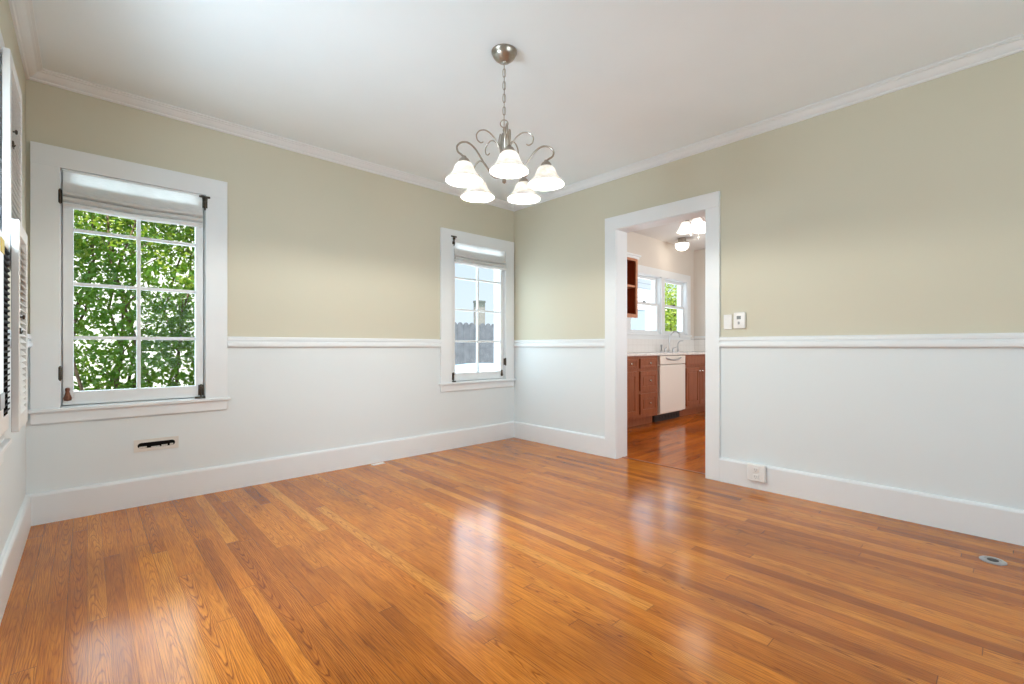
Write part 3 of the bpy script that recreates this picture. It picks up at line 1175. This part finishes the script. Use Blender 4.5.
# dishwasher
dw = thing('dishwasher', (5.82, YC, 0), 'off-white dishwasher between the cherry wood cabinets', 'dishwasher')
MB().box(5.480, 6.172, YC + 0.02, 3.69, 0.10, 0.875).build('body', M['appliance'], dw)
MB().box(5.484, 6.168, YC - 0.030, YC + 0.02, 0.118, 0.755, 0.006).build('door', M['appliance'], dw)
MB().box(5.484, 6.168, YC - 0.032, YC + 0.02, 0.762, 0.874, 0.006).build('control_panel', M['appliance'], dw)
b = MB()
b.tube([(5.62, YC - 0.034, 0.846), (5.72, YC - 0.052, 0.826), (5.826, YC - 0.058, 0.820), (5.93, YC - 0.052, 0.826), (6.03, YC - 0.034, 0.846)], 0.010, 8, smooth=5)
b.build('handle', M['plastic_grey'], dw, smooth=True)
b = MB()
b.box(5.49, 6.16, YC + 0.055, YC + 0.09, 0.0, 0.10)
for i in range(8):
    b.box(5.52 + i * 0.08, 5.58 + i * 0.08, YC + 0.050, YC + 0.056, 0.03, 0.075)
b.build('kick_plate', M['black'], dw)

# counter, backsplash, sink, taps
ct = tag(MB().box(4.40, 7.715, YC - 0.035, 3.708, 0.881, 0.912, 0.006).build('countertop', M['counter'], origin=(6.0, 3.4, 0.881)),
         'pale stone kitchen counter running over the cherry cabinets', 'countertop')
b = MB()
b.box(4.40, 7.705, 3.703, 3.715, 0.912, 1.150)
b.build('trim_9', M['tile'], kind='structure')
b = MB()
b.box(7.708, 7.72, YC - 0.4, 3.703, 0.912, 1.150)
b.build('trim_10', M['tile'], kind='structure')
M['line'] = simple('grey_tile_liner', (0.42, 0.40, 0.38), 0.3)
MB().box(4.40, 7.70, 3.699, 3.714, 1.118, 1.127).build('trim_11', M['line'], kind='structure')
MB().box(7.703, 7.719, YC - 0.4, 3.699, 1.118, 1.127).build('trim_12', M['line'], kind='structure')
MB().box(7.700, 7.72, YC - 0.4, 3.70, 1.150, 1.175, 0.004).build('trim_13', M['trim'], kind='structure')

FX, FY = 6.665, 3.60
fa = thing('kitchen_faucet', (FX, FY, 0.912), 'chrome gooseneck kitchen faucet with two side handles on the counter', 'faucet')
b = MB()
b.lathe([(0, 0), (0.026, 0), (0.026, 0.006), (0.018, 0.014), (0.013, 0.03), (0, 0.03)], (FX, FY, 0.912), 18)
b.build('base', M['steel'], fa, smooth=True)
b = MB()
b.tube([(FX, FY, 0.93), (FX, FY, 1.06), (FX + 0.005, FY - 0.004, 1.15), (FX + 0.05, FY - 0.02, 1.215), (FX + 0.12, FY - 0.045, 1.235), (FX + 0.18, FY - 0.065, 1.205), (FX + 0.20, FY - 0.07, 1.14)],
       0.011, 10, smooth=6)
b.build('spout', M['steel'], fa, smooth=True)
for dx in (-0.13, 0.12):
    b = MB()
    b.lathe([(0, 0), (0.020, 0), (0.018, 0.02), (0.012, 0.05), (0.014, 0.06), (0, 0.065)], (FX + dx, FY, 0.912), 14)
    b.tube([(FX + dx, FY, 0.972), (FX + dx * 1.25, FY - 0.045, 0.992)], 0.006, 8)
    b.build('handle', M['steel'], fa, smooth=True)
sp = thing('soap_dispenser', (FX + 0.27, FY, 0.912), 'small chrome soap pump with hooked spout at the right of the faucet', 'dispenser')
b = MB()
b.lathe([(0, 0), (0.020, 0), (0.018, 0.02), (0.011, 0.03), (0.010, 0.09), (0, 0.092)], (FX + 0.27, FY, 0.912), 14)
b.build('base', M['steel'], sp, smooth=True)
b = MB()
b.tube([(FX + 0.27, FY, 1.0), (FX + 0.275, FY, 1.05), (FX + 0.30, FY - 0.02, 1.085), (FX + 0.345, FY - 0.05, 1.09)], 0.008, 8, smooth=5)
b.build('spout', M['steel'], sp, smooth=True)
sy = thing('side_sprayer', (FX - 0.24, FY, 0.912), 'small chrome sprayer standing on the counter left of the faucet', 'sprayer')
b = MB()
b.lathe([(0, 0), (0.022, 0), (0.020, 0.015), (0.012, 0.03), (0, 0.03)], (FX - 0.24, FY, 0.912), 14)
b.build('base', M['steel'], sy, smooth=True)
b = MB()
b.lathe([(0.009, 0.03), (0.012, 0.07), (0.017, 0.10), (0.014, 0.115), (0, 0.118)], (FX - 0.24, FY, 0.912), 14)
b.build('spray_head', M['plastic_grey'], sy, smooth=True)

# open shelf cabinet on the wall left of the kitchen window
us = thing('wall_shelf_cabinet', (5.0, 3.55, 1.40), 'open cherry wall cabinet with one shelf seen past the left door jamb', 'cabinet')
x0, x1, y0, z0, z1 = 4.60, 5.425, 3.40, 1.400, 2.165
b = MB()
b.box(x0, x0 + 0.02, y0 + 0.005, 3.712, z0, z1)
b.box(x1 - 0.02, x1, y0 + 0.005, 3.712, z0, z1)
b.box(x0, x1, y0 + 0.005, 3.712, z0, z0 + 0.02)
b.box(x0, x1, y0 + 0.005, 3.712, z1 - 0.02, z1)
b.box(x0, x1, 3.70, 3.712, z0, z1)
b.build('body', M['cherry_in'], us)
b = MB()
b.box(x1 - 0.045, x1, y0 - 0.014, y0 + 0.005, z0 - 0.02, z1, 0.002)
b.box(x0, x0 + 0.04, y0 - 0.014, y0 + 0.005, z0 - 0.02, z1, 0.002)
b.box(x0 + 0.04, x1 - 0.045, y0 - 0.014, y0 + 0.005, z0 - 0.02, z0 + 0.03, 0.002)
b.box(x0 + 0.04, x1 - 0.045, y0 - 0.014, y0 + 0.005, z1 - 0.03, z1, 0.002)
b.build('face_frame', M['cherry_pale'], us)['label'] = 'paler wood face frame'
MB().box(x0 + 0.02, x1 - 0.02, y0, 3.70, 1.785, 1.815, 0.002).build('shelf', M['cherry_pale'], us)
b = MB()
b.box(x0 - 0.01, x1 + 0.012, y0 - 0.03, 3.712, z1, z1 + 0.030)
b.box(x0 - 0.02, x1 + 0.03, y0 - 0.05, 3.712, z1 + 0.030, z1 + 0.055, 0.004)
b.build('top_moulding', M['trim'], us)['label'] = 'white top moulding'


# kitchen windows: two double-hung units in one casing
def double_hung(name, u0, u1):
    z0, z1 = KZ
    w = structure(name, map_back((u0 + u1) / 2, 0, z0))
    b = MB(map_back)
    b.box(u0 - 0.004, u0 + 0.012, -T - 0.02, 0.0, z0, z1)
    b.box(u1 - 0.012, u1 + 0.004, -T - 0.02, 0.0, z0, z1)
    b.box(u0, u1, -T - 0.02, 0.0, z1 - 0.012, z1 + 0.004)
    b.box(u0, u1, -T - 0.04, 0.0, z0 - 0.004, z0 + 0.014)
    b.build('window_frame', M['trim'], w)
    zm = (z0 + z1) / 2 + 0.01
    for (n0, n1, a, c) in ((-0.060, -0.030, z0 + 0.014, zm + 0.02), (-0.095, -0.065, zm - 0.02, z1 - 0.012)):
        b = MB(map_back)
        b.box(u0 + 0.012, u0 + 0.055, n0, n1, a, c, 0.002)
        b.box(u1 - 0.055, u1 - 0.012, n0, n1, a, c, 0.002)
        b.box(u0 + 0.055, u1 - 0.055, n0, n1, a, a + 0.042, 0.002)
        b.box(u0 + 0.055, u1 - 0.055, n0, n1, c - 0.042, c, 0.002)
        s = b.build('sash', M['trim'], w)
        MB(map_back).box(u0 + 0.05, u1 - 0.05, (n0 + n1) / 2 - 0.002, (n0 + n1) / 2 + 0.002, a + 0.04, c - 0.04).build('pane', M['glass'], s)
    MB(map_back).box((u0 + u1) / 2 - 0.03, (u0 + u1) / 2 + 0.03, -0.036, -0.018, zm + 0.016, zm + 0.036, 0.003).build('sash_lock', M['bronze'], w)
    return w


kw1 = double_hung('window_5', *K1)
kw2 = double_hung('window_6', *K2)
b = MB(map_back)
for q in ((K1[0] - 0.135, K1[0], KZ[0], KZ[1]), (K1[1], K2[0], KZ[0], KZ[1]), (K2[1], K2[1] + 0.120, KZ[0], KZ[1]), (K1[0] - 0.135, K2[1] + 0.120, KZ[1], KZ[1] + 0.115)):
    b.box(q[0], q[1], 0, 0.02, q[2], q[3], 0.002)
b.box(K1[0] - 0.155, K2[1] + 0.14, -0.004, 0.035, KZ[0] - 0.025, KZ[0], 0.004)
b.box(K1[0] - 0.135, K2[1] + 0.12, 0, 0.018, KZ[0] - 0.08, KZ[0] - 0.025, 0.002)
b.build('trim_14', M['trim'], kind='structure')

# ceiling fan with three bell lamps
FNX, FNY = 4.88, 2.34
fan = thing('ceiling_fan', (FNX, FNY, KC), 'white ceiling fan with a cluster of lit bell lamps in the kitchen', 'ceiling fan')
b = MB()
b.lathe([(0, 0), (0.065, 0), (0.060, -0.03), (0.015, -0.045), (0.013, -0.10), (0.055, -0.11), (0.105, -0.13), (0.115, -0.165), (0.105, -0.20), (0.055, -0.22), (0.050, -0.25), (0.06, -0.262), (0.05, -0.29), (0, -0.30)],
        (FNX, FNY, KC), 32)
b.build('motor', M['plastic'], fan, smooth=True)
M['blade'] = simple('white_fan_blade', (0.78, 0.74, 0.72), 0.4)
for k in range(5):
    a = math.radians(18 + 72 * k)
    dx, dy = math.cos(a), math.sin(a)
    px, py = -dy, dx

    def bp(r, w_, z_):
        return Vector((FNX + dx * r + px * w_, FNY + dy * r + py * w_, KC + z_ + w_ * 0.18))

    b = MB()
    out = [(0.17, -0.045), (0.30, -0.060), (0.50, -0.066), (0.58, -0.055), (0.60, 0.0), (0.58, 0.055), (0.50, 0.066), (0.30, 0.060), (0.17, 0.045)]
    A = [b.bm.verts.new(bp(r, w_, -0.172)) for r, w_ in out]
    B = [b.bm.verts.new(bp(r, w_, -0.180)) for r, w_ in out]
    n = len(out)
    for i in range(n):
        b.face([A[i], A[(i + 1) % n], B[(i + 1) % n], B[i]])
    b.face(A)
    b.face(B[::-1])
    bl = b.build('blade', M['blade'], fan)
    b = MB()
    b.tube([bp(0.10, 0, -0.165), bp(0.15, 0.0, -0.170), bp(0.22, 0.0, -0.168)], 0.010, 6)
    b.build('blade_bracket', M['nickel'], bl, smooth=True)
for k in range(3):
    a = math.radians(100 + 120 * k)
    dx, dy = math.cos(a), math.sin(a)
    b = MB()
    b.tube([(FNX + dx * 0.03, FNY + dy * 0.03, KC - 0.275), (FNX + dx * 0.075, FNY + dy * 0.075, KC - 0.268), (FNX + dx * 0.10, FNY + dy * 0.10, KC - 0.290)], 0.012, 8, smooth=4)
    b.build('lamp_arm', M['nickel'], fan, smooth=True)
    b = MB()
    b.lathe([(0.022, -0.285), (0.036, -0.290), (0.052, -0.318), (0.066, -0.352), (0.084, -0.384), (0.089, -0.396), (0.084, -0.394), (0.062, -0.352), (0.046, -0.318), (0, -0.296)],
            (FNX + dx * 0.10, FNY + dy * 0.10, KC), 24)
    b.build('lamp_shade', M['kshade'], fan, smooth=True)
    point('fan_lamp_light', (FNX + dx * 0.10, FNY + dy * 0.10, KC - 0.42), 1.0, (1, 0.88, 0.72), 0.08)
for dx, ln in ((0.03, 0.17), (-0.028, 0.13)):
    b = MB()
    b.tube([(FNX + dx, FNY - dx, KC - 0.285), (FNX + dx, FNY - dx, KC - 0.285 - ln)], 0.0016, 6)
    b.lathe([(0, 0), (0.006, -0.006), (0.008, -0.022), (0.004, -0.034), (0, -0.036)], (FNX + dx, FNY - dx, KC - 0.285 - ln), 10)
    b.build('pull_chain', M['chrome'], fan, smooth=True)

dl = thing('dome_light', (6.72, 3.42, KC), 'small lit white dome ceiling light near the kitchen window', 'ceiling light')
b = MB()
b.lathe([(0, 0), (0.060, 0), (0.060, -0.05), (0.10, -0.062), (0.102, -0.075), (0.098, -0.080), (0, -0.080)], (6.72, 3.42, KC), 32)
b.build('base', M['nickel'], dl, smooth=True)
b = MB()
b.lathe([(0.100, -0.078), (0.104, -0.10), (0.096, -0.145), (0.066, -0.175), (0.03, -0.188), (0, -0.19)], (6.72, 3.42, KC), 32)
b.build('glass_dome', M['kshade'], dl, smooth=True)
point('dome_lamp_light', (6.72, 3.40, KC - 0.26), 1.6, (1, 0.88, 0.72), 0.05)

# ------------------------------------------------------------------ outside
GZ = -0.45
MB().box(-30, 50, -30, 60, GZ - 0.2, GZ).build('ground', M['paving'], kind='structure')
# white garden wall beyond the hedge
MB().box(-6, 2.6, 7.2, 7.4, GZ, 3.2).build('wall_garden', M['stucco'], kind='structure')


def leaves(b, n, sampler, size, rnd, up=0.3):
    for _ in range(n):
        c, sc = sampler()
        l = size * sc * rnd.uniform(0.7, 1.3)
        w_ = l * rnd.uniform(0.40, 0.58)
        ax = Vector((rnd.gauss(0, 1), rnd.gauss(0, 1), rnd.gauss(0, 0.8) - 0.2)).normalized()
        nn = Vector((rnd.gauss(0, 1), rnd.gauss(-0.5, 1), rnd.gauss(up, 1)))
        nn = (nn - ax * nn.dot(ax)).normalized()
        sd = ax.cross(nn)
        pts = [c - ax * l / 2, c - ax * l * 0.15 + sd * w_ / 2 + nn * w_ * 0.10, c + ax * l / 2, c - ax * l * 0.15 - sd * w_ / 2 + nn * w_ * 0.10]
        vs = [b.bm.verts.new(p) for p in pts]
        b.bm.faces.new([vs[0], vs[1], vs[2]])
        b.bm.faces.new([vs[0], vs[2], vs[3]])


rnd = random.Random(5)
hedge = thing('hedge', (0.4, 4.85, GZ), 'tall green leafy hedge growing outside the left window', 'hedge')


def hedge_pt():
    while True:
        x = rnd.uniform(-1.6, 2.1)
        z = rnd.uniform(GZ, 2.8)
        y = 4.62 + abs(rnd.gauss(0, 0.20)) + 0.12 * math.sin(x * 5 + z * 3)
        # thin patches where daylight comes through
        q = math.sin(x * 21 + 1.3 * math.sin(z * 17)) * math.sin(z * 23.3 + 1.7 * math.sin(x * 13)) + 0.5 * math.sin(x * 47 + z * 5) * math.sin(z * 53)
        if q > 0.50 and z < 1.75 and rnd.random() < 0.68:
            continue
        return Vector((x, y, z)), 1.0


b = MB()
leaves(b, 88000, hedge_pt, 0.047, rnd)
b.build('foliage', M['leaf'], hedge)
b = MB()


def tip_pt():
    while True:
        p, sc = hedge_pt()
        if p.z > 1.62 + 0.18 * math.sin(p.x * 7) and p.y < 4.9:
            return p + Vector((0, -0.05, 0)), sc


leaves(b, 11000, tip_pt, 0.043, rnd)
b.build('sunlit_young_leaves', M['leaf_lime'], hedge)['label'] = 'bright lime young leaves near the top, coloured as sunlit'  # sunlight on the hedge top is painted into these lime leaves
b = MB()
for i in range(26):
    x = rnd.uniform(-1.4, 2.0)
    y = rnd.uniform(4.75, 5.0)
    pts = [(x, y, GZ)]
    z = GZ
    while z < 2.7:
        z += 0.35
        x += rnd.uniform(-0.12, 0.12)
        y += rnd.uniform(-0.06, 0.06)
        pts.append((x, y, z))
    b.tube(pts, 0.016, 5, r_end=0.004)
    for j in range(3, len(pts)):
        p = Vector(pts[j])
        b.tube([p, p + Vector((rnd.uniform(-0.25, 0.25), rnd.uniform(-0.2, 0.05), rnd.uniform(0.1, 0.3)))], 0.006, 4, r_end=0.002)
b.build('stem', M['bark'], hedge)

# scalloped board fence seen through the corner window
fe = thing('garden_fence', (8.0, 9.0, GZ), 'weathered grey board fence with scalloped tops outside the corner window', 'fence')
fz = 1.585


def fence_board(x, w_):
    b = MB()
    prof = [(0, GZ), (w_, GZ), (w_, fz - 0.10)]
    for k in range(1, 8):
        a = PI * k / 8
        prof.append((w_ / 2 + w_ / 2 * math.cos(a), fz - 0.10 + 0.10 * math.sin(a)))
    prof.append((0, fz - 0.10))
    b.prism(prof, 9.0, 9.025, lambda tt, p, q: Vector((x + p, tt, q)))
    return b


x = 4.6
k = 0
while x < 10.4:
    fence_board(x, 0.172).build('board', M['fence'], fe)
    x += 0.176
b = MB()
b.box(4.6, 10.5, 9.025, 9.065, 1.05, 1.14)
b.box(4.6, 10.5, 9.025, 9.065, -0.1, -0.01)
b.build('rail', M['fence'], fe)

cv = thing('covered_table', (4.86, 6.0, GZ), 'rounded pale blue cover in the yard just outside the corner window', 'garden furniture')
b = MB()
b.lathe([(0.70, GZ), (0.69, GZ + 0.4), (0.66, 0.56), (0.62, 0.63), (0.48, 0.685), (0.26, 0.712), (0, 0.720)], (4.86, 6.0, 0), 40)
b.build('cover', M['tarp'], cv, smooth=True)
b = MB()
b.lathe([(0.705, GZ + 0.02), (0.715, GZ + 0.05), (0.705, GZ + 0.08)], (4.86, 6.0, 0), 40)
b.build('hem', M['tarp'], cv, smooth=True)

cm = thing('chimney', (16.15, 20.0, GZ), 'pale brick chimney with a wider cap rising behind the grey fence', 'chimney')
MB().box(15.95, 16.42, 20.0, 20.45, GZ, 3.2).build('stack', M['chimney'], cm)
b = MB()
b.box(15.95, 16.42, 20.0, 20.45, 3.2, 3.45)
b.box(15.93, 16.44, 19.98, 20.47, 3.45, 3.56)
b.build('cap', simple('dark_chimney_cap', (0.10, 0.12, 0.11), 0.9), cm)

# neighbour's house and a tree beyond the kitchen window
nh = thing('neighbour_house', (12.6, 8.2, GZ), 'pale blue-white sided house seen through the left kitchen window', 'house')
MB().box(11.1, 14.25, 8.2, 11.5, GZ, 3.3).build('siding', M['siding'], nh)
b = MB()
b.prism([(8.0, 3.3), (11.7, 3.3), (9.85, 4.6)], 11.0, 14.4, lambda tt, p, q: Vector((tt, p, q)))
b.build('roof', M['roof'], nh)
b = MB()
b.box(12.55, 12.67, 8.16, 8.2, 0.9, 2.2)
b.box(13.55, 13.67, 8.16, 8.2, 0.9, 2.2)
b.box(12.55, 13.67, 8.16, 8.2, 2.2, 2.32)
b.box(12.50, 13.72, 8.14, 8.2, 0.82, 0.9)
f_ = b.build('window_trim', M['trim'], nh)
MB().box(12.67, 13.55, 8.18, 8.196, 0.9, 2.2).build('pane', simple('dim_window', (0.30, 0.38, 0.46), 0.1), f_)

tr = thing('garden_tree', (16.6, 8.9, GZ), 'sunlit yellow-green tree seen through the right kitchen window', 'tree')
rt = random.Random(9)


def tree_pt():
    while True:
        p = Vector((rt.gauss(0, 0.7), rt.gauss(0, 0.7), rt.gauss(0, 0.75)))
        if p.length < 1.7:
            return Vector((16.6, 8.9, 2.1)) + p, 1.0


b = MB()
leaves(b, 4200, tree_pt, 0.15, rt)
b.build('foliage', M['leaf_lime'], tr)
b = MB()
b.tube([(16.6, 8.9, GZ), (16.62, 8.9, 0.6), (16.55, 8.88, 1.6), (16.62, 8.9, 2.8)], 0.09, 8, smooth=4, r_end=0.03)
for k in range(7):
    a = k * 0.9
    b.tube([(16.58, 8.9, 1.0 + 0.2 * k), (16.58 + 0.7 * math.cos(a), 8.9 + 0.7 * math.sin(a), 1.6 + 0.22 * k)], 0.03, 6, r_end=0.01)
b.build('trunk', M['bark'], tr, smooth=True)
